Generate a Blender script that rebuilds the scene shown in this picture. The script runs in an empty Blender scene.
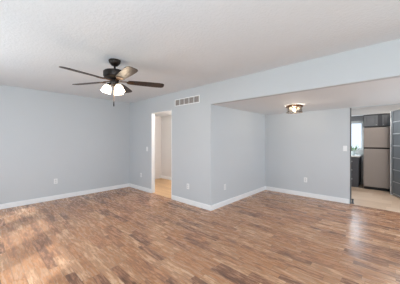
import bpy, bmesh, math, random
from mathutils import Vector, Matrix

C = bpy.context.scene.collection
SC = bpy.context.scene
PI = math.pi
random.seed(7)

# ------------------------------------------------------------------ camera
H = 1.35                      # eye height
cam_d = bpy.data.cameras.new('camera')
cam_d.sensor_width = 36.0
cam_d.lens = 209.0 / 400.0 * 36.0
cam_d.shift_y = -0.004
cam_d.clip_start = 0.02
cam = bpy.data.objects.new('camera', cam_d)
C.objects.link(cam)
cam.location = (0, 0, H)
cam.rotation_euler = (PI / 2, 0, math.radians(42.7))
SC.camera = cam

# ------------------------------------------------------------------ world, sun, window and fill light, exposure
SC.view_settings.view_transform = 'Standard'
SC.view_settings.look = 'None'
SC.view_settings.gamma = 1.0
SC.view_settings.use_curve_mapping = False
SC.view_settings.exposure = 0.29

w = bpy.data.worlds.new('sky')
SC.world = w
w.use_nodes = True
bg = w.node_tree.nodes['Background']
bg.inputs['Color'].default_value = (0.80, 0.90, 1.0, 1)
bg.inputs['Strength'].default_value = 1.2


def light(name, typ, loc, energy, color=(1, 1, 1), rot=(0, 0, 0), **kw):
    d = bpy.data.lights.new(name, typ)
    d.energy = energy
    d.color = color
    for k, v in kw.items():
        setattr(d, k, v)
    o = bpy.data.objects.new(name, d)
    o.location = loc
    o.rotation_euler = rot
    C.objects.link(o)
    return o


def aim(d):
    return Vector(d).normalized().to_track_quat('-Z', 'Y').to_euler()


light('sun', 'SUN', (-2, -6, 5), 3.3, (0.85, 0.95, 1.0), aim((-0.57, 0.82, -0.79)), angle=math.radians(1.6))
# daylight through the double window behind the camera
light('window_light', 'AREA', (-3.3, -1.13, 1.35), 37, (0.84, 0.93, 1.0), aim((0.0, 1, -0.05)), shape='RECTANGLE', size=1.7, size_y=1.3)
light('south_fill', 'AREA', (1.1, -1.13, 1.15), 33, (0.90, 0.96, 1.0), aim((-0.35, 1, 0.1)), shape='RECTANGLE', size=1.7, size_y=1.9)  # fill lamp added at an unseen glazed door
light('east_fill', 'AREA', (2.15, 0.9, 1.4), 30, (0.88, 0.95, 1.0), aim((-1, 0.1, 0.05)), shape='RECTANGLE', size=2.0, size_y=1.4)  # added lamp at an unseen east window, soft side fill
light('dining_fill', 'AREA', (2.15, 4.3, 1.3), 36, (0.80, 0.91, 1.0), aim((-1, 0.1, 0.45)), shape='RECTANGLE', size=1.3, size_y=1.2)  # added lamp, brightens the dining bay and its low ceiling
# unseen fill lamp added to brighten the ceiling
light('ceiling_fill', 'AREA', (-0.4, -0.5, 1.55), 24, (0.72, 0.87, 1.0), aim((-0.35, 0.35, 1)), shape='DISK', size=0.6)
light('kitchen_window_light', 'AREA', (-1.3, 8.0, 1.55), 22, (0.76, 0.89, 1.0), aim((0.15, -1, -0.25)), shape='RECTANGLE', size=1.0, size_y=0.8)
light('kitchen_fill', 'AREA', (0.2, 6.4, 2.40), 22, (1.0, 0.92, 0.84), (0, 0, 0), shape='DISK', size=0.5)  # fill lamp without a fixture, added to brighten the kitchen
light('hall_light', 'POINT', (-4.2, 3.9, 2.0), 36, (1.0, 0.90, 0.83), shadow_soft_size=0.1)

# ------------------------------------------------------------------ materials


def srgb(r, g, b):
    f = lambda c: (c / 255 / 12.92) if c / 255 <= 0.04045 else ((c / 255 + 0.055) / 1.055) ** 2.4
    return (f(r), f(g), f(b), 1)


def mat(name, col, rough=0.5, metal=0.0, bump=0.0, bscale=40.0, var=0.0, vscale=6.0, spec=0.5, bdist=0.01):
    m = bpy.data.materials.new(name)
    m.use_nodes = True
    nt = m.node_tree
    b = nt.nodes['Principled BSDF']
    b.inputs['Base Color'].default_value = col
    b.inputs['Roughness'].default_value = rough
    b.inputs['Metallic'].default_value = metal
    b.inputs['Specular IOR Level'].default_value = spec
    tc = nt.nodes.new('ShaderNodeTexCoord')
    if var > 0:
        n = nt.nodes.new('ShaderNodeTexNoise')
        n.inputs['Scale'].default_value = vscale
        n.inputs['Detail'].default_value = 4
        nt.links.new(tc.outputs['Object'], n.inputs['Vector'])
        mx = nt.nodes.new('ShaderNodeMix')
        mx.data_type = 'RGBA'
        mx.inputs[6].default_value = tuple(c * (1 - var) for c in col[:3]) + (1,)
        mx.inputs[7].default_value = tuple(min(1, c * (1 + var)) for c in col[:3]) + (1,)
        nt.links.new(n.outputs['Fac'], mx.inputs[0])
        nt.links.new(mx.outputs[2], b.inputs['Base Color'])
    if bump > 0:
        n2 = nt.nodes.new('ShaderNodeTexNoise')
        n2.inputs['Scale'].default_value = bscale
        n2.inputs['Detail'].default_value = 5
        nt.links.new(tc.outputs['Object'], n2.inputs['Vector'])
        bp = nt.nodes.new('ShaderNodeBump')
        bp.inputs['Strength'].default_value = bump
        bp.inputs['Distance'].default_value = bdist
        nt.links.new(n2.outputs['Fac'], bp.inputs['Height'])
        nt.links.new(bp.outputs['Normal'], b.inputs['Normal'])
    return m


def emit(name, col, strength):
    m = mat(name, (0.9, 0.9, 0.9, 1), 0.4)
    b = m.node_tree.nodes['Principled BSDF']
    b.inputs['Emission Color'].default_value = col
    b.inputs['Emission Strength'].default_value = strength
    return m


def clear_glass(name, tint, gloss=0.12):
    m = bpy.data.materials.new(name)
    m.use_nodes = True
    nt = m.node_tree
    nt.nodes.remove(nt.nodes['Principled BSDF'])
    t = nt.nodes.new('ShaderNodeBsdfTransparent')
    t.inputs['Color'].default_value = tint
    g = nt.nodes.new('ShaderNodeBsdfGlossy')
    g.inputs['Roughness'].default_value = 0.08
    x = nt.nodes.new('ShaderNodeMixShader')
    x.inputs[0].default_value = gloss
    nt.links.new(t.outputs[0], x.inputs[1])
    nt.links.new(g.outputs[0], x.inputs[2])
    nt.links.new(x.outputs[0], nt.nodes['Material Output'].inputs[0])
    return m


def plank_mat(name, tones, wid, length, rough, seam=0.012, seam_mul=0.72, grain=0.25):
    """wooden boards running along X, each board its own tone"""
    m = bpy.data.materials.new(name)
    m.use_nodes = True
    nt = m.node_tree
    L = nt.links.new
    b = nt.nodes['Principled BSDF']

    def math_(op, a, c=None):
        n = nt.nodes.new('ShaderNodeMath')
        n.operation = op
        for i, v in enumerate((a, c)):
            if v is None:
                continue
            if isinstance(v, (int, float)):
                n.inputs[i].default_value = v
            else:
                L(v, n.inputs[i])
        return n.outputs[0]
    tc = nt.nodes.new('ShaderNodeTexCoord')
    sp = nt.nodes.new('ShaderNodeSeparateXYZ')
    L(tc.outputs['Object'], sp.inputs[0])
    yr = math_('DIVIDE', sp.outputs['Y'], wid)
    row = math_('FLOOR', yr)
    wn = nt.nodes.new('ShaderNodeTexWhiteNoise')
    wn.noise_dimensions = '1D'
    L(row, wn.inputs['W'])
    xs = math_('ADD', math_('DIVIDE', sp.outputs['X'], length), math_('MULTIPLY', wn.outputs['Value'], 7.3))
    colm = math_('FLOOR', xs)
    cv = nt.nodes.new('ShaderNodeCombineXYZ')
    L(colm, cv.inputs[0])
    L(row, cv.inputs[1])
    w2 = nt.nodes.new('ShaderNodeTexWhiteNoise')
    w2.noise_dimensions = '2D'
    L(cv.outputs[0], w2.inputs['Vector'])
    # blotchy figure along the board
    mp = nt.nodes.new('ShaderNodeCombineXYZ')
    L(math_('ADD', math_('MULTIPLY', sp.outputs['X'], 3.4), math_('MULTIPLY', w2.outputs['Value'], 31)), mp.inputs[0])
    L(math_('MULTIPLY', sp.outputs['Y'], 20), mp.inputs[1])
    L(math_('MULTIPLY', row, 3.7), mp.inputs[2])
    nz = nt.nodes.new('ShaderNodeTexNoise')
    nz.inputs['Scale'].default_value = 1.6
    nz.inputs['Detail'].default_value = 6
    nz.inputs['Roughness'].default_value = 0.68
    L(mp.outputs[0], nz.inputs['Vector'])
    fac = math_('ADD', math_('MULTIPLY', w2.outputs['Value'], 0.52), math_('MULTIPLY', math_('SUBTRACT', nz.outputs['Fac'], 0.5), 1.5))
    fac = math_('ADD', fac, 0.24)
    rp = nt.nodes.new('ShaderNodeValToRGB')
    e = rp.color_ramp.elements
    e[0].position, e[0].color = tones[0][0], tones[0][1]
    e[1].position, e[1].color = tones[-1][0], tones[-1][1]
    for p, c in tones[1:-1]:
        k = e.new(p)
        k.color = c
    L(fac, rp.inputs['Fac'])
    # fine grain
    mp2 = nt.nodes.new('ShaderNodeCombineXYZ')
    L(math_('MULTIPLY', sp.outputs['X'], 9), mp2.inputs[0])
    L(math_('MULTIPLY', sp.outputs['Y'], 120), mp2.inputs[1])
    L(math_('MULTIPLY', colm, 2.1), mp2.inputs[2])
    n3 = nt.nodes.new('ShaderNodeTexNoise')
    n3.inputs['Scale'].default_value = 1.0
    n3.inputs['Detail'].default_value = 3
    L(mp2.outputs[0], n3.inputs['Vector'])
    gr = math_('ADD', math_('MULTIPLY', math_('SUBTRACT', n3.outputs['Fac'], 0.5), grain * 2), 1.0)
    # seams
    fy = math_('FRACT', yr)
    fx = math_('FRACT', xs)
    dy = math_('MINIMUM', fy, math_('SUBTRACT', 1.0, fy))
    dx = math_('MULTIPLY', math_('MINIMUM', fx, math_('SUBTRACT', 1.0, fx)), length / wid)
    s = math_('LESS_THAN', math_('MINIMUM', dx, dy), seam)
    sm = math_('SUBTRACT', 1.0, math_('MULTIPLY', s, 1 - seam_mul))
    tot = math_('MULTIPLY', gr, sm)
    vm = nt.nodes.new('ShaderNodeVectorMath')
    vm.operation = 'SCALE'
    L(rp.outputs['Color'], vm.inputs[0])
    L(tot, vm.inputs['Scale'])
    L(vm.outputs[0], b.inputs['Base Color'])
    b.inputs['Roughness'].default_value = rough
    L(math_('ADD', math_('MULTIPLY', nz.outputs['Fac'], 0.12), rough - 0.06), b.inputs['Roughness'])
    bp = nt.nodes.new('ShaderNodeBump')
    bp.inputs['Strength'].default_value = 0.12
    bp.inputs['Distance'].default_value = 0.004
    L(tot, bp.inputs['Height'])
    L(bp.outputs['Normal'], b.inputs['Normal'])
    return m


M = {}
M['wall'] = mat('grey_wall_paint', srgb(198, 202, 206), 0.75, bump=0.05, bscale=180, bdist=0.002, var=0.012, vscale=2)
M['ceil'] = mat('textured_ceiling_paint', srgb(225, 230, 235), 0.9, bump=0.65, bscale=34, bdist=0.008, var=0.02, vscale=14)
M['ceil2'] = mat('low_ceiling_paint', srgb(227, 231, 235), 0.9, bump=0.15, bscale=30, bdist=0.006)
M['white'] = mat('white_trim_paint', srgb(240, 241, 242), 0.35)
M['hallwall'] = mat('hall_wall_paint', srgb(222, 219, 217), 0.8, var=0.012, vscale=3)
M['floor'] = plank_mat('brown_vinyl_plank', [
    (0.04, srgb(94, 68, 56)), (0.22, srgb(134, 97, 76)), (0.34, srgb(156, 115, 92)), (0.44, srgb(174, 124, 90)),
    (0.55, srgb(186, 137, 100)), (0.64, srgb(172, 135, 110)), (0.75, srgb(196, 150, 114)), (0.98, srgb(214, 182, 153))], 0.088, 0.46, 0.27, seam=0.03, seam_mul=0.66, grain=0.42)
M['oak'] = plank_mat('light_oak_boards', [
    (0.1, srgb(196, 156, 112)), (0.5, srgb(212, 172, 126)), (0.9, srgb(222, 186, 142))], 0.09, 0.8, 0.4, seam_mul=0.85, grain=0.1)
M['tile'] = plank_mat('beige_kitchen_floor', [
    (0.1, srgb(196, 168, 144)), (0.5, srgb(212, 186, 162)), (0.9, srgb(224, 200, 178))], 0.3, 0.6, 0.3, seam=0.008, seam_mul=0.85, grain=0.08)
M['bronze'] = mat('dark_bronze', srgb(42, 36, 33), 0.38, 0.6)
M['bladewood'] = mat('espresso_blade_wood', srgb(46, 33, 27), 0.46, var=0.25, vscale=9)
M['iron'] = mat('bronze_bracket', srgb(92, 66, 46), 0.35, 0.8)
M['shade'] = emit('frosted_lit_glass', (1.0, 0.82, 0.58, 1), 4.0)
M['bulb'] = emit('lit_bulb', (1.0, 0.80, 0.55, 1), 1.6)
M['bulb'].node_tree.nodes['Principled BSDF'].inputs['Base Color'].default_value = (0.05, 0.04, 0.03, 1)
M['brass'] = mat('aged_bronze_ring', srgb(98, 68, 44), 0.35, 0.85)
M['drum'] = clear_glass('seeded_clear_glass', (0.93, 0.92, 0.90, 1), 0.10)
M['chain'] = mat('pull_chain_metal', srgb(150, 120, 90), 0.35, 0.8)
M['taupe'] = mat('vent_louver_taupe', srgb(182, 175, 171), 0.6)
M['vent_dark'] = mat('vent_duct_dark', srgb(140, 133, 129), 0.9)
M['plastic'] = mat('white_plastic', srgb(238, 239, 240), 0.35)
M['slot'] = mat('outlet_face', srgb(214, 216, 218), 0.4)
M['steel'] = mat('taupe_steel', srgb(156, 145, 138), 0.55, 0.25, var=0.03, vscale=2)
M['steel_side'] = mat('fridge_side_grey', srgb(110, 106, 104), 0.5)
M['gap'] = mat('black_gasket', srgb(22, 20, 20), 0.7)
M['cab'] = mat('charcoal_cabinet_paint', srgb(128, 129, 132), 0.6, var=0.04, vscale=5)
M['cab2'] = mat('slate_grey_paint', srgb(108, 112, 116), 0.6, var=0.03, vscale=5)
M['cabdark'] = mat('dark_cabinet_and_gap_shade', srgb(78, 78, 83), 0.5)
M['counter'] = mat('pale_stone_counter', srgb(222, 220, 216), 0.3, var=0.06, vscale=25)
M['nickel'] = mat('brushed_nickel', srgb(190, 190, 190), 0.4, 0.6)
M['jamb'] = mat('dark_grey_jamb', srgb(84, 86, 88), 0.5)
M['pane'] = clear_glass('window_glass', (0.95, 0.98, 1.0, 1), 0.06)
M['blind'] = mat('white_window_blind', srgb(214, 226, 236), 0.6)
M['pot'] = mat('white_ceramic', srgb(215, 226, 226), 0.3)
M['leaf'] = mat('green_leaf', srgb(96, 140, 78), 0.5, var=0.25, vscale=20)
M['stem'] = mat('plant_stem', srgb(90, 116, 66), 0.6)
M['yard'] = mat('yard_lawn', srgb(120, 140, 96), 0.9, var=0.15, vscale=3)
M['rubber'] = mat('dark_grey_rubber', srgb(74, 76, 80), 0.7)

# ------------------------------------------------------------------ mesh helpers


class MB:
    def __init__(self):
        self.bm = bmesh.new()

    def box(self, x0, y0, z0, x1, y1, z1, bev=0.0, seg=2, mtx=None):
        r = bmesh.ops.create_cube(self.bm, size=1.0)
        vs = r['verts']
        bmesh.ops.scale(self.bm, vec=(abs(x1 - x0), abs(y1 - y0), abs(z1 - z0)), verts=vs)
        bmesh.ops.translate(self.bm, vec=((x0 + x1) / 2, (y0 + y1) / 2, (z0 + z1) / 2), verts=vs)
        if bev > 0:
            es = list({e for v in vs for e in v.link_edges})
            rb = bmesh.ops.bevel(self.bm, geom=es, offset=bev, segments=seg, affect='EDGES', profile=0.5)
            vs = list({v for f in rb['faces'] for v in f.verts} | {v for v in vs if v.is_valid})
        if mtx is not None:
            bmesh.ops.transform(self.bm, matrix=mtx, verts=vs)
        return self

    def lathe(self, prof, c=(0, 0, 0), seg=32, mtx=None, close=False):
        rings = []
        allv = []
        for r, z in prof:
            if r < 1e-6:
                v = [self.bm.verts.new((c[0], c[1], c[2] + z))]
            else:
                v = [self.bm.verts.new((c[0] + r * math.cos(2 * PI * k / seg), c[1] + r * math.sin(2 * PI * k / seg), c[2] + z)) for k in range(seg)]
            rings.append(v)
            allv += v
        pairs = list(zip(rings, rings[1:]))
        if close:
            pairs.append((rings[-1], rings[0]))
        for a, b in pairs:
            for k in range(seg):
                k2 = (k + 1) % seg
                if len(a) == 1 and len(b) == 1:
                    continue
                if len(a) == 1:
                    self.bm.faces.new((a[0], b[k], b[k2]))
                elif len(b) == 1:
                    self.bm.faces.new((a[k], b[0], a[k2]))
                else:
                    self.bm.faces.new((a[k], b[k], b[k2], a[k2]))
        if mtx is not None:
            bmesh.ops.transform(self.bm, matrix=mtx, verts=allv)
        return self

    def tube(self, p0, p1, r0, r1=None, seg=12):
        p0, p1 = Vector(p0), Vector(p1)
        r1 = r0 if r1 is None else r1
        d = p1 - p0
        q = d.to_track_quat('Z', 'Y').to_matrix().to_4x4()
        self.lathe([(0, 0), (r0, 0), (r1, d.length), (0, d.length)], seg=seg, mtx=Matrix.Translation(p0) @ q)
        return self

    def prism(self, pts, z0, z1, mtx=None):
        a = [self.bm.verts.new((x, y, z0)) for x, y in pts]
        b = [self.bm.verts.new((x, y, z1)) for x, y in pts]
        self.bm.faces.new(list(reversed(a)))
        self.bm.faces.new(b)
        n = len(pts)
        for k in range(n):
            self.bm.faces.new((a[k], a[(k + 1) % n], b[(k + 1) % n], b[k]))
        if mtx is not None:
            bmesh.ops.transform(self.bm, matrix=mtx, verts=a + b)
        return self

    def build(self, name, m, parent=None, loc=None, smooth=None):
        bmesh.ops.recalc_face_normals(self.bm, faces=self.bm.faces[:])
        me = bpy.data.meshes.new(name)
        if smooth:
            for f in self.bm.faces:
                f.smooth = True
            for e in self.bm.edges:
                if len(e.link_faces) == 2 and e.calc_face_angle(0) > math.radians(smooth):
                    e.smooth = False
        self.bm.to_mesh(me)
        self.bm.free()
        me.materials.append(m)
        o = bpy.data.objects.new(name, me)
        C.objects.link(o)
        if parent is not None:
            o.parent = parent
        if loc is not None:
            o.location = loc
        return o


def thing(name, label, cat, loc=(0, 0, 0), rz=0.0, group=None):
    o = bpy.data.objects.new(name, None)
    o.empty_display_size = 0.1
    C.objects.link(o)
    o.location = loc
    o.rotation_euler = (0, 0, rz)
    o['label'] = label
    o['category'] = cat
    if group:
        o['group'] = group
    return o


def struct(name, mb, m, smooth=None):
    o = mb.build(name, m, smooth=smooth)
    o['kind'] = 'structure'
    return o


def copy_thing(root, loc, rz, label):
    r = root.copy()
    C.objects.link(r)
    r.location = loc
    r.rotation_euler = (0, 0, rz)
    r['label'] = label
    for ch in list(root.children):
        c = ch.copy()
        C.objects.link(c)
        c.parent = r
        for g in list(ch.children):
            d = g.copy()
            C.objects.link(d)
            d.parent = c
    return r


# ------------------------------------------------------------------ the setting
XA = -5.65          # west wall face
YB = 3.09           # wall with the hall doorway
TB = 0.09           # its thickness
XC = -2.57          # return wall of the dining bay
YD = 5.42           # back wall of the dining bay
TD = 0.08
ZC = 2.44           # main ceiling
ZL = 2.045          # dining bay ceiling
YS = -1.20          # wall behind the camera
XE = 2.20           # wall right of the camera
YK = 8.10           # kitchen back wall
DX0, DX1, DZ = -4.54, -3.73, 2.05     # hall doorway
KX0, KX1, KZ = -0.668, 0.62, 2.036    # kitchen opening
YH = 4.56           # hall back wall

struct('floor', MB().box(XA - .1, YS - .1, -0.1, XE + .1, YD, 0), M['floor'])
struct('floor_hall', MB().box(-6.2, YB + .02, -0.11, XC - .1, YH + .1, 0.002), M['oak'])
struct('floor_kitchen', MB().box(-2.7, YD, -0.1, XE + .1, YK + .1, 0.003), M['tile'])
struct('ceiling', MB().box(XA - .12, YS - .12, ZC, XE + .12, YB + TB, ZC + .1), M['ceil'])
struct('ceiling_dining', MB().box(XC, YB + TB, ZL, XE + .12, YD, ZL + .08), M['ceil2'])
struct('ceiling_kitchen', MB().box(-2.7, YD + TD, ZC, XE + .12, YK + .1, ZC + .08), M['ceil2'])
struct('ceiling_hall', MB().box(-6.2, YB + TB, 2.2, XC - .1, YH + .1, 2.3), M['ceil2'])

struct('wall_west', MB().box(XA - .12, YS - .12, 0, XA, YB + TB, ZC), M['wall'])
b = MB()
b.box(XA, YB, 0, DX0, YB + TB, ZC)
b.box(DX0, YB, DZ, DX1, YB + TB, ZC)
b.box(DX1, YB, 0, XC, YB + TB, ZC)
b.box(XC, YB, ZL, XE, YB + TB, ZC)
struct('wall_north', b, M['wall'])
struct('wall_dining_west', MB().box(XC - .1, YB + TB, 0, XC, YD + TD, ZC + .08), M['wall'])
b = MB()
b.box(XC, YD, 0, KX0, YD + TD, ZC + .08)
b.box(KX0, YD, KZ, KX1, YD + TD, ZC + .08)
b.box(KX1, YD, 0, XE, YD + TD, ZC + .08)
struct('wall_dining_north', b, M['wall'])
# the walls behind and right of the camera, with window openings, some added for fill light
b = MB()
SX = [(-4.12, -3.42, 0.75, 2.1), (-3.05, -2.35, 0.75, 2.1), (-1.95, -1.15, 0.75, 2.0), (0.3, 2.0, 0.05, 2.05)]
b.box(XA, YS - .12, 0, SX[0][0], YS, ZC)
b.box(SX[0][1], YS - .12, 0, SX[1][0], YS, ZC)
b.box(SX[1][1], YS - .12, 0, SX[2][0], YS, ZC)
b.box(SX[2][1], YS - .12, 0, SX[3][0], YS, ZC)
b.box(SX[3][1], YS - .12, 0, XE, YS, ZC)
for x0, x1, z0, z1 in SX:
    b.box(x0, YS - .12, 0, x1, YS, z0)
    b.box(x0, YS - .12, z1, x1, YS, ZC)
struct('wall_south', b, M['wall'])
b = MB()
b.box(XE, YS - .12, 0, XE + .12, -0.1, ZC)
b.box(XE, -0.1, 0, XE + .12, 1.9, 0.7)
b.box(XE, -0.1, 2.1, XE + .12, 1.9, ZC)
b.box(XE, 1.9, 0, XE + .12, 3.6, ZC)
b.box(XE, 3.6, 0, XE + .12, 5.0, 0.7)
b.box(XE, 3.6, 1.95, XE + .12, 5.0, ZC)
b.box(XE, 5.0, 0, XE + .12, YK + .1, ZC)
struct('wall_east', b, M['wall'])
# hall shell
struct('wall_hall_north', MB().box(-6.1, YH, 0, XC - .1, YH + .1, 2.2), M['hallwall'])
struct('wall_hall_west', MB().box(-6.2, YB + TB, 0, -6.1, YH, 2.2), M['hallwall'])
# kitchen shell: back wall with the window, side wall, soffit
WX0, WX1, WZ0, WZ1 = -1.75, -0.66, 1.06, 1.93
b = MB()
b.box(-2.7, YK, 0, WX0, YK + .1, ZC)
b.box(WX1, YK, 0, XE, YK + .1, ZC)
b.box(WX0, YK, 0, WX1, YK + .1, WZ0)
b.box(WX0, YK, WZ1, WX1, YK + .1, ZC)
struct('wall_kitchen_north', b, M['hallwall'])
struct('wall_kitchen_west', MB().box(-2.7, YD + TD, 0, -2.6, YK, ZC), M['hallwall'])
struct('trim_1', MB().box(-2.6, 7.62, 2.09, XE, YK, ZC), M['hallwall'])

# base boards
BH, BT = 0.10, 0.014


def board(name, segs):
    mb = MB()
    for x0, y0, x1, y1 in segs:
        mb.box(x0, y0, 0.001, x1, y1, BH - .012)
        # thinner moulded cap
        if abs(x1 - x0) > abs(y1 - y0):
            mb.box(x0, y1 - BT * .6 if y1 > y0 else y0, BH - .012, x1, y1, BH)
        else:
            if x0 in (XA, XC):
                mb.box(x0, y0, BH - .012, x0 + BT * .6, y1, BH)
            else:
                mb.box(x1 - BT * .6, y0, BH - .012, x1, y1, BH)
    o = struct(name, mb, M['white'])
    return o


board('baseboard_west', [(XA, YS, XA + BT, YB - BT)])
board('baseboard_north', [(XA, YB - BT, DX0, YB), (DX1, YB - BT, XC + BT, YB)])
board('baseboard_dining_west', [(XC, YB, XC + BT, YD - BT)])
board('baseboard_dining_north', [(XC, YD - BT, KX0 - .012, YD), (KX1 + .012, YD - BT, XE, YD)])
board('baseboard_hall', [(-6.1, YH - BT, XC - .1, YH)])
# white lining of the hall doorway
b = MB()
b.box(DX0, YB - .004, 0.003, DX0 + .014, YB + TB + .004, DZ)
b.box(DX1 - .014, YB - .004, 0.003, DX1, YB + TB + .004, DZ)
b.box(DX0 + .014, YB - .004, DZ - .014, DX1 - .014, YB + TB + .004, DZ)
struct('trim_2', b, M['white'])
# dark grey lining of the kitchen opening
b = MB()
b.box(KX0, YD - .004, 0.004, KX0 + .014, YD + TD + .004, KZ)
b.box(KX1 - .014, YD - .004, 0.004, KX1, YD + TD + .004, KZ)
struct('trim_3', b, M['jamb'])
# floor strip where vinyl meets kitchen floor
struct('trim_4', MB().box(KX0 + .014, YD - .02, 0.0, KX1 - .014, YD + .025, 0.007, .003), M['tile'])

# kitchen window: frame, mullion, pane, blind
b = MB()
b.box(WX0, YK, WZ0, WX0 + .05, YK + .08, WZ1)
b.box(WX1 - .05, YK, WZ0, WX1, YK + .08, WZ1)
b.box(WX0 + .05, YK, WZ0, WX1 - .05, YK + .08, WZ0 + .05)
b.box(WX0 + .05, YK, WZ1 - .05, WX1 - .05, YK + .08, WZ1)
wf = struct('window_1', b, M['white'])
MB().box(WX0 + .05, YK + .045, WZ0 + .05, WX1 - .05, YK + .05, WZ1 - .05).build('window_pane', M['pane'], wf)
# frames of the windows behind the camera
for i, (x0, x1, z0, z1) in enumerate(SX):
    b = MB()
    t = .04
    b.box(x0, YS - .1, z0, x0 + t, YS - .04, z1)
    b.box(x1 - t, YS - .1, z0, x1, YS - .04, z1)
    b.box(x0 + t, YS - .1, z0, x1 - t, YS - .04, z0 + t)
    b.box(x0 + t, YS - .1, z1 - t, x1 - t, YS - .04, z1)
    struct('window_%d' % (i + 2), b, M['white'])
b = MB()
b.box(XE + .03, -0.1, .7, XE + .09, -0.06, 2.1)
b.box(XE + .03, 1.86, .7, XE + .09, 1.9, 2.1)
b.box(XE + .03, 0.88, .7, XE + .09, 0.92, 2.1)
b.box(XE + .03, -0.06, .7, XE + .09, 1.86, .74)
b.box(XE + .03, -0.06, 2.06, XE + .09, 1.86, 2.1)
struct('window_6', b, M['white'])  # unseen window, added along with the east fill lamp
b = MB()
b.box(XE + .03, 3.6, .7, XE + .09, 3.64, 1.95)
b.box(XE + .03, 4.96, .7, XE + .09, 5.0, 1.95)
b.box(XE + .03, 3.64, .7, XE + .09, 4.96, .74)
b.box(XE + .03, 3.64, 1.91, XE + .09, 4.96, 1.95)
struct('window_7', b, M['white'])  # unseen window, added as an opening for the dining fill lamp

# ------------------------------------------------------------------ ceiling fan
FX, FY = -2.786, 1.305
fan = thing('ceiling_fan', 'dark bronze five-blade ceiling fan with lit frosted glass shades under it', 'ceiling fan', (FX, FY, ZC))
yaw = math.radians(42.7)
MB().lathe([(0, -.001), (.076, -.001), (.078, -.012), (.070, -.040), (.040, -.072), (.020, -.080), (0, -.080)]).build('canopy', M['bronze'], fan, smooth=35)
MB().lathe([(0, -.07), (.0135, -.07), (.0135, -.135), (.030, -.138), (.030, -.150), (0, -.150)], seg=20).build('downrod', M['bronze'], fan, smooth=35)
MB().lathe([(0, -.140), (.060, -.142), (.132, -.152), (.145, -.165), (.145, -.222), (.135, -.238), (.080, -.250), (.055, -.262), (0, -.262)], seg=40).build('motor_housing', M['bronze'], fan, smooth=35)
ZB = 2.155 - ZC


def blade_pts():
    P = []
    prof = [(.175, .046), (.22, .055), (.35, .063), (.50, .068), (.60, .069), (.645, .064), (.664, .050), (.672, .028)]
    for r, wv in prof:
        P.append((r, wv))
    for r, wv in reversed(prof):
        P.append((r, -wv))
    return P


for k in range(5):
    a = math.radians(237 + 72 * k) + yaw
    R = Matrix.Translation((0, 0, ZB)) @ Matrix.Rotation(a, 4, 'Z')
    tilt = Matrix.Rotation(math.radians(-11), 4, 'X')
    bl = MB().prism(blade_pts(), -.003, .004, R @ tilt).build('blade', M['bladewood'], fan)
    ib = MB()
    ib.prism([(.17, -.034), (.235, -.042), (.262, 0), (.235, .042), (.17, .034), (.155, .016), (.155, -.016)], -.008, -.003, R @ tilt)
    ib.prism([(.060, -.017), (.175, -.012), (.175, .012), (.060, .017)], -.005, .003, R @ Matrix.Rotation(math.radians(-2), 4, 'Y'))
    for px, py in ((.19, -.02), (.19, .02), (.235, 0)):
        ib.lathe([(0, -.0115), (.006, -.0105), (.006, -.008), (0, -.008)], (px, py, 0), 10, R @ tilt)
    ib.build('blade_iron', M['iron'], bl)
# switch housing with the arms of the light kit
b = MB().lathe([(0, -.255), (.050, -.258), (.058, -.275), (.056, -.320), (.042, -.345), (.018, -.358), (0, -.360)], seg=28)
kit = b.build('light_kit', M['bronze'], fan, smooth=35)
for ang in (205, 325, 85):
    a = math.radians(ang) + yaw
    d = Vector((math.cos(a), math.sin(a), 0))
    p0 = d * .045 + Vector((0, 0, -.315))
    p1 = d * .072 + Vector((0, 0, -.325))
    p2 = p1 + (d * .35 + Vector((0, 0, -.94))) * .028
    ab = MB().tube(p0, p1, .011).tube(p1, p2, .021, .026, 16)
    ab.build('lamp_arm', M['bronze'], kit, smooth=40)
    ax = (d * .32 + Vector((0, 0, -.95))).normalized()
    q = Matrix.Translation(p2 - ax * .006) @ ax.to_track_quat('Z', 'Y').to_matrix().to_4x4()
    MB().lathe([(.024, 0), (.038, .012), (.053, .038), (.057, .066), (.059, .082), (.068, .100), (.065, .100), (.056, .082), (.054, .066), (.050, .039), (.035, .014), (.022, .003)],
               seg=28, mtx=q, close=True).build('lamp_shade', M['shade'], fan, smooth=40)
    pb = p2 + ax * .105
    light('fan_bulb', 'POINT', (FX + pb.x, FY + pb.y, ZC + pb.z), 3.6, (1.0, 0.80, 0.58), shadow_soft_size=0.03)
ch = MB()
cx, cy = 0.018, -0.020
for i in range(23):
    ch.lathe([(0, -.0042), (.003, -.003), (.0042, 0), (.003, .003), (0, .0042)], (cx, cy, -.362 - i * .0088), 6)
ch.tube((cx, cy, -.345), (cx, cy, -.565), .0013, seg=6)
pc = ch.build('pull_chain', M['chain'], fan)
MB().lathe([(0, -.565), (.0045, -.567), (.007, -.59), (.0085, -.615), (.005, -.632), (0, -.634)], (cx, cy, 0), 14).build('pull_fob', M['bronze'], pc, smooth=40)

# ------------------------------------------------------------------ dining bay drum light
LX, LY = -1.43, 4.30
fx = thing('drum_ceiling_light', 'bronze ringed clear glass drum light on the low dining ceiling', 'ceiling light', (LX, LY, ZL))
MB().lathe([(0, -.001), (.115, -.001), (.118, -.012), (.110, -.020), (0, -.020)], seg=36).build('ceiling_plate', M['brass'], fx, smooth=35)
MB().lathe([(.146, -.016), (.156, -.016), (.156, -.040), (.146, -.040)], seg=44, close=True).build('top_ring', M['brass'], fx, smooth=35)
MB().box(-.147, -.008, -.030, .147, .008, -.020).box(-.008, -.147, -.030, .008, .147, -.020).build('cross_bar', M['brass'], fx)
for k in range(4):
    a = yaw + math.radians(25) + k * PI / 2
    x, y = .1535 * math.cos(a), .1535 * math.sin(a)
    MB().tube((x, y, -.028), (x, y, -.150), .0048, seg=8).build('rod', M['bronze'], fx, smooth=40)
MB().lathe([(.140, -.036), (.140, -.146), (.132, -.152), (0, -.153), (0, -.150), (.131, -.149), (.137, -.144), (.137, -.036)], seg=44).build('glass_drum', M['drum'], fx, smooth=35)
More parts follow.
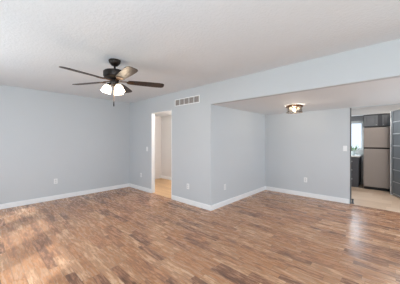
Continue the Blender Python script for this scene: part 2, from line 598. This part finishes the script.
MB().lathe([(.144, -.140), (.152, -.140), (.152, -.147), (.144, -.147)], seg=44, close=True).build('bottom_ring', M['brass'], fx, smooth=35)
for s in (-1, 1):
    d = Vector((math.cos(yaw), math.sin(yaw), 0)) * s
    so = MB().tube(d * .018 + Vector((0, 0, -.040)), d * .052 + Vector((0, 0, -.052)), .014).build('socket', M['brass'], fx, smooth=40)
    p = d * .074 + Vector((0, 0, -.060))
    MB().lathe([(0, -.030), (.016, -.024), (.025, -.006), (.024, .008), (.013, .026), (.012, .036), (0, .036)],
               seg=16, mtx=Matrix.Translation(p) @ (-d + Vector((0, 0, .3))).to_track_quat('Z', 'Y').to_matrix().to_4x4()).build('bulb', M['bulb'], so, smooth=50)
light('drum_light', 'POINT', (LX, LY, ZL - .066), 11.5, (1.0, 0.86, 0.70), shadow_soft_size=0.025)

# ------------------------------------------------------------------ return-air grille on the north wall
VX0, VX1, VZ0, VZ1 = -3.615, -2.855, 2.112, 2.268
vt = thing('air_vent', 'long white five-section air return grille high on the wall', 'vent', ((VX0 + VX1) / 2, YB, VZ0))
hw, hh = (VX1 - VX0) / 2, VZ1 - VZ0
b = MB()
fr = .018
b.box(-hw, -.012, 0, hw, -.0005, fr, .003)
b.box(-hw, -.012, hh - fr, hw, -.0005, hh, .003)
b.box(-hw, -.012, fr, -hw + fr, -.0005, hh - fr)
b.box(hw - fr, -.012, fr, hw, -.0005, hh - fr)
cw = (2 * hw - 2 * fr) / 5
for k in range(1, 5):
    xx = -hw + fr + cw * k
    b.box(xx - .006, -.012, fr, xx + .006, -.0005, hh - fr)
b.build('grille_frame', M['white'], vt)
MB().box(-hw + .01, -.0025, .01, hw - .01, -.0005, hh - .01).build('backing', M['vent_dark'], vt)
for k in range(5):
    xx = -hw + fr + cw * k
    lb = MB()
    n = 11
    for j in range(n):
        z = fr + (hh - 2 * fr) * (j + .5) / n
        lb.box(xx + .006, -.0095, z - .0014, xx + cw - .006, -.0028, z + .0026)
    lb.build('louver_panel', M['taupe'], vt)

# ------------------------------------------------------------------ outlets and switches


def make_outlet(loc, rz, label):
    t = thing('wall_outlet', label, 'outlet', loc, rz, 'white wall outlets')
    pl = MB().box(-.036, -.006, -.058, .036, -.0005, .058, .003).build('cover_plate', M['plastic'], t)
    for s in (-1, 1):
        rc = MB().box(-.017, -.0085, s * .021 - .014, .017, -.006, s * .021 + .014, .002)
        rc.build('receptacle', M['slot'], t)
        sl = MB()
        sl.box(-.008, -.0088, s * .021 - .004, -.006, -.0084, s * .021 + .006)
        sl.box(.006, -.0088, s * .021 - .004, .008, -.0084, s * .021 + .006)
        sl.build('slot', M['gap'], t.children[-1])
    MB().lathe([(0, -.001), (.003, -.001), (.003, .001), (0, .001)], seg=10, mtx=Matrix.Translation((0, -.0065, 0)) @ Matrix.Rotation(PI / 2, 4, 'X')).build('screw', M['nickel'], t)
    return t


o1 = make_outlet((-3.197, YB, .375), 0, 'white wall outlet between the hall doorway and the outside corner')
copy_thing(o1, (-5.03, YB, .41), 0, 'white wall outlet between the room corner and the hall doorway')
copy_thing(o1, (XA, 1.27, .42), PI / 2, 'white wall outlet on the long bare left wall')
copy_thing(o1, (XC, 3.545, .38), PI / 2, 'white wall outlet on the short wall turning into the dining bay')
copy_thing(o1, (-1.545, YD, .40), 0, 'white wall outlet on the dining bay back wall')


def make_switch(loc, rz, label):
    t = thing('light_switch', label, 'light switch', loc, rz, 'white light switches')
    MB().box(-.036, -.006, -.058, .036, -.0005, .058, .003).build('cover_plate', M['plastic'], t)
    MB().box(-.005, -.016, -.004, .005, -.005, .014, .002).build('toggle', M['plastic'], t)
    return t


s1 = make_switch((-4.735, YB, 1.124), 0, 'white light switch just left of the hall doorway')
copy_thing(s1, (-0.755, YD, 1.177), 0, 'white light switch beside the kitchen opening')

# ------------------------------------------------------------------ refrigerator
RX0, RX1, RY, RZ = -0.605, -0.052, 7.40, 1.70
fr_ = thing('refrigerator', 'taupe stainless refrigerator with top freezer in the kitchen', 'refrigerator', ((RX0 + RX1) / 2, RY, 0.003))
hw = (RX1 - RX0) / 2
MB().box(-hw + .004, .05, .03, hw - .004, .67, RZ - .004, .01).build('body', M['steel_side'], fr_)
fd = MB().box(-hw, -.02, 1.152, hw, .048, RZ, .012, 3).build('freezer_door', M['steel'], fr_)
md = MB().box(-hw, -.02, .075, hw, .048, 1.118, .012, 3).build('fridge_door', M['steel'], fr_)
MB().box(-hw + .006, -.012, 1.118, hw - .006, .05, 1.152).build('door_gasket', M['gap'], fr_)
MB().box(-hw + .01, .01, .005, hw - .01, .06, .070).build('toe_grille', M['gap'], fr_)
MB().box(hw - .09, -.012, RZ, hw - .02, .06, RZ + .015, .004).build('top_hinge', M['steel_side'], fr_)
for z0, z1, par in ((1.20, 1.50, fd), (.72, 1.08, md)):
    h = MB().box(hw - .055, -.052, z0, hw - .037, -.038, z1, .005)
    h.box(hw - .052, -.04, z0 + .01, hw - .040, -.019, z0 + .03)
    h.box(hw - .052, -.04, z1 - .03, hw - .040, -.019, z1 - .01)
    h.build('handle', M['steel'], par)

# ------------------------------------------------------------------ cabinets


def shaker(mb, x0, z0, x1, z1, yf, t=.02, st=.05):
    """a recessed-panel door with its face at y = yf - t"""
    mb.box(x0, yf - t, z0, x0 + st, yf, z1, .002, 1)
    mb.box(x1 - st, yf - t, z0, x1, yf, z1, .002, 1)
    mb.box(x0 + st, yf - t, z0, x1 - st, yf, z0 + st, .002, 1)
    mb.box(x0 + st, yf - t, z1 - st, x1 - st, yf, z1, .002, 1)
    mb.box(x0 + st, yf - t * .2, z0 + st, x1 - st, yf, z1 - st)
    # raised centre
    if (x1 - x0) > .16 and (z1 - z0) > .16:
        mb.box(x0 + st + .025, yf - t * .8, z0 + st + .025, x1 - st - .025, yf - t * .3, z1 - st - .025, .004, 1)
    return mb


# above the refrigerator
uc = thing('wall_cabinet', 'charcoal two-door wall cabinet above the refrigerator', 'cabinet', (-0.36, 7.70, 1.74))
MB().box(-.27, 0, 0, .54, .39, .345).build('body', M['cabdark'], uc)  # darker than the doors: shade of the door gaps put into the colour
for x0, x1, kx in ((-.255, .05, .02), (.14, .50, .17)):
    d = shaker(MB(), x0, .02, x1, .325, 0, st=.045).build('door', M['cab'], uc)
    MB().lathe([(0, 0), (.006, 0), (.006, .012), (.013, .016), (.013, .024), (0, .026)], seg=14,
               mtx=Matrix.Translation((kx, -.02, .05)) @ Matrix.Rotation(PI / 2, 4, 'X')).build('knob', M['nickel'], d, smooth=40)
# valance board over the window
va = MB().box(0, 0, 0, 1.35, .03, .15, .003).build('window_valance', M['cab'])
va.location = (-1.99, 7.86, 1.935)
va['label'] = 'grey valance board above the kitchen window'
va['category'] = 'valance'

# drawer base by the window
bc = thing('base_cabinet', 'dark grey drawer base cabinet under the pale counter', 'cabinet', (-0.87, 7.42, 0.003))
MB().box(-.80, .0, .10, .155, .66, .868).box(-.80, .06, 0, .14, .62, .10).build('body', M['cabdark'], bc)
for z0, z1 in ((.12, .36), (.38, .62), (.64, .85)):
    d = MB().box(-.14, -.02, z0, .145, 0, z1, .003).box(-.10, -.023, z0 + .04, .105, -.019, z1 - .04, .002, 1).build('drawer', M['cabdark'], bc)
    MB().lathe([(0, 0), (.007, 0), (.007, .014), (.016, .018), (.016, .028), (0, .031)], seg=14,
               mtx=Matrix.Translation((0, -.022, (z0 + z1) / 2)) @ Matrix.Rotation(PI / 2, 4, 'X')).build('knob', M['nickel'], d, smooth=40)
    d = MB().box(-.78, -.02, z0, -.16, 0, z1, .003).build('drawer', M['cabdark'], bc)
    MB().lathe([(0, 0), (.007, 0), (.007, .014), (.016, .018), (.016, .028), (0, .031)], seg=14,
               mtx=Matrix.Translation((-.47, -.02, (z0 + z1) / 2)) @ Matrix.Rotation(PI / 2, 4, 'X')).build('knob', M['nickel'], d, smooth=40)
ct = MB().box(0, 0, 0, 1.0, .70, .038, .005).build('countertop', M['counter'])
ct.location = (-1.69, 7.39, 0.872)
ct['label'] = 'pale stone countertop on the dark drawer cabinet by the window'
ct['category'] = 'countertop'

# potted plant on the counter
pp = thing('potted_plant', 'small green leafy plant in a white pot on the kitchen counter', 'plant', (-0.87, 7.74, 0.911))
MB().lathe([(0, 0), (.042, 0), (.050, .02), (.062, .11), (.064, .115), (.058, .115), (.054, .095), (0, .095)], seg=24).build('pot', M['pot'], pp, smooth=40)
st_, lf = MB(), MB()
for k in range(16):
    a = k * 2.4
    ln = .10 + .12 * random.random()
    el = .5 + .9 * random.random()
    d = Vector((math.cos(a) * math.cos(el), math.sin(a) * math.cos(el), math.sin(el)))
    p0 = Vector((math.cos(a) * .02, math.sin(a) * .02, .094))
    p1 = p0 + d * ln
    st_.tube(p0, p1, .0022, seg=5)
    for j in range(3):
        c = p0.lerp(p1, .55 + .22 * j)
        s = .026 + .014 * random.random()
        q = (d + Vector((random.uniform(-.7, .7), random.uniform(-.7, .7), random.uniform(-.3, .4)))).to_track_quat('X', 'Z').to_matrix().to_4x4()
        lf.prism([(0, 0), (s * .5, s * .42), (s * 1.2, s * .35), (s * 1.8, 0), (s * 1.2, -s * .35), (s * .5, -s * .42)], -.0008, .0008, Matrix.Translation(c) @ q)
st_.build('stem', M['stem'], pp)
lf.build('foliage', M['leaf'], pp)

# tall pantry cabinet with its door standing open
PX, PY = -0.045, 7.05
pt = thing('pantry_cabinet', 'tall slate grey pantry cabinet with a panelled door standing open', 'cabinet', (PX, PY, 0.003))
PH = 2.08
b = MB()
b.box(0.004, .02, .0, .022, .56, PH)
b.box(.60, .02, 0, .618, .56, PH)
b.box(.022, .54, 0, .60, .56, PH)
b.box(.022, .02, PH - .02, .60, .54, PH)
b.box(.022, .02, .06, .60, .54, .08)
b.build('body', M['cab2'], pt)
b = MB()
b.box(0, 0, 0, .022, .02, PH)
b.box(.592, 0, 0, .622, .02, PH)
b.box(.022, 0, PH - .04, .592, .02, PH)
b.box(.022, 0, 0, .592, .02, .06)
b.build('face_frame', M['white'], pt)
for z in (.42, .78, 1.14, 1.50, 1.82):
    MB().box(.022, .03, z, .60, .54, z + .018).build('shelf', M['cab2'], pt)
D = Matrix.Translation((.032, -.004, 0)) @ Matrix.Rotation(math.radians(-66), 4, 'Z')
DW, DZ0, DZ1 = .54, .02, PH - .01
b = MB()
n = 7
rh = .026
b.box(0, -.02, DZ0, .09, 0, DZ1, .002, 1, D)
b.box(DW - .06, -.02, DZ0, DW, 0, DZ1, .002, 1, D)
pitch = (DZ1 - DZ0 - rh) / n
for k in range(n + 1):
    z = DZ0 + pitch * k
    b.box(.09, -.02, z, DW - .06, 0, z + rh, .002, 1, D)
dr = b.build('door', M['cab2'], pt)
b = MB()
for k in range(n):
    z = DZ0 + pitch * k + rh
    b.box(.09, -.011, z, DW - .06, -.004, z + pitch - rh, 0, 1, D)
b.build('panel', M['cab2'], dr)
for k in range(n):
    z = DZ0 + pitch * k + rh + .008
    MB().box(.10, -.034, z, DW - .10, -.026, z + .012, .003, 1, D).box(.12, -.03, z, .13, -.01, z + .01, 0, 1, D).box(DW - .13, -.03, z, DW - .12, -.01, z + .01, 0, 1, D).build('rail_highlight', M['nickel'], dr)  # light bars modelled in place of highlights along the panel rails
for z in (.20, 1.17, 1.90):
    MB().tube((.027, -.010, z), (.027, -.010, z + .09), .006, seg=10).box(.004, -.006, z + .01, .025, 0, z + .08).build('hinge', M['nickel'], pt)

# small stop at the foot of the kitchen opening
ds = MB().lathe([(0, 0), (.022, 0), (.024, .01), (.017, .03), (.015, .07), (.020, .085), (.018, .10), (0, .104)], seg=18).build('door_stop', M['rubber'], smooth=40)
ds.location = (KX0 + .040, YD + .05, 0.0035)
ds['label'] = 'small dark grey stop on the floor at the kitchen opening'
ds['category'] = 'door stop'

# ground outside the windows
struct('ground', MB().box(-20, -20, -.4, 20, 25, -.14), M['yard'])
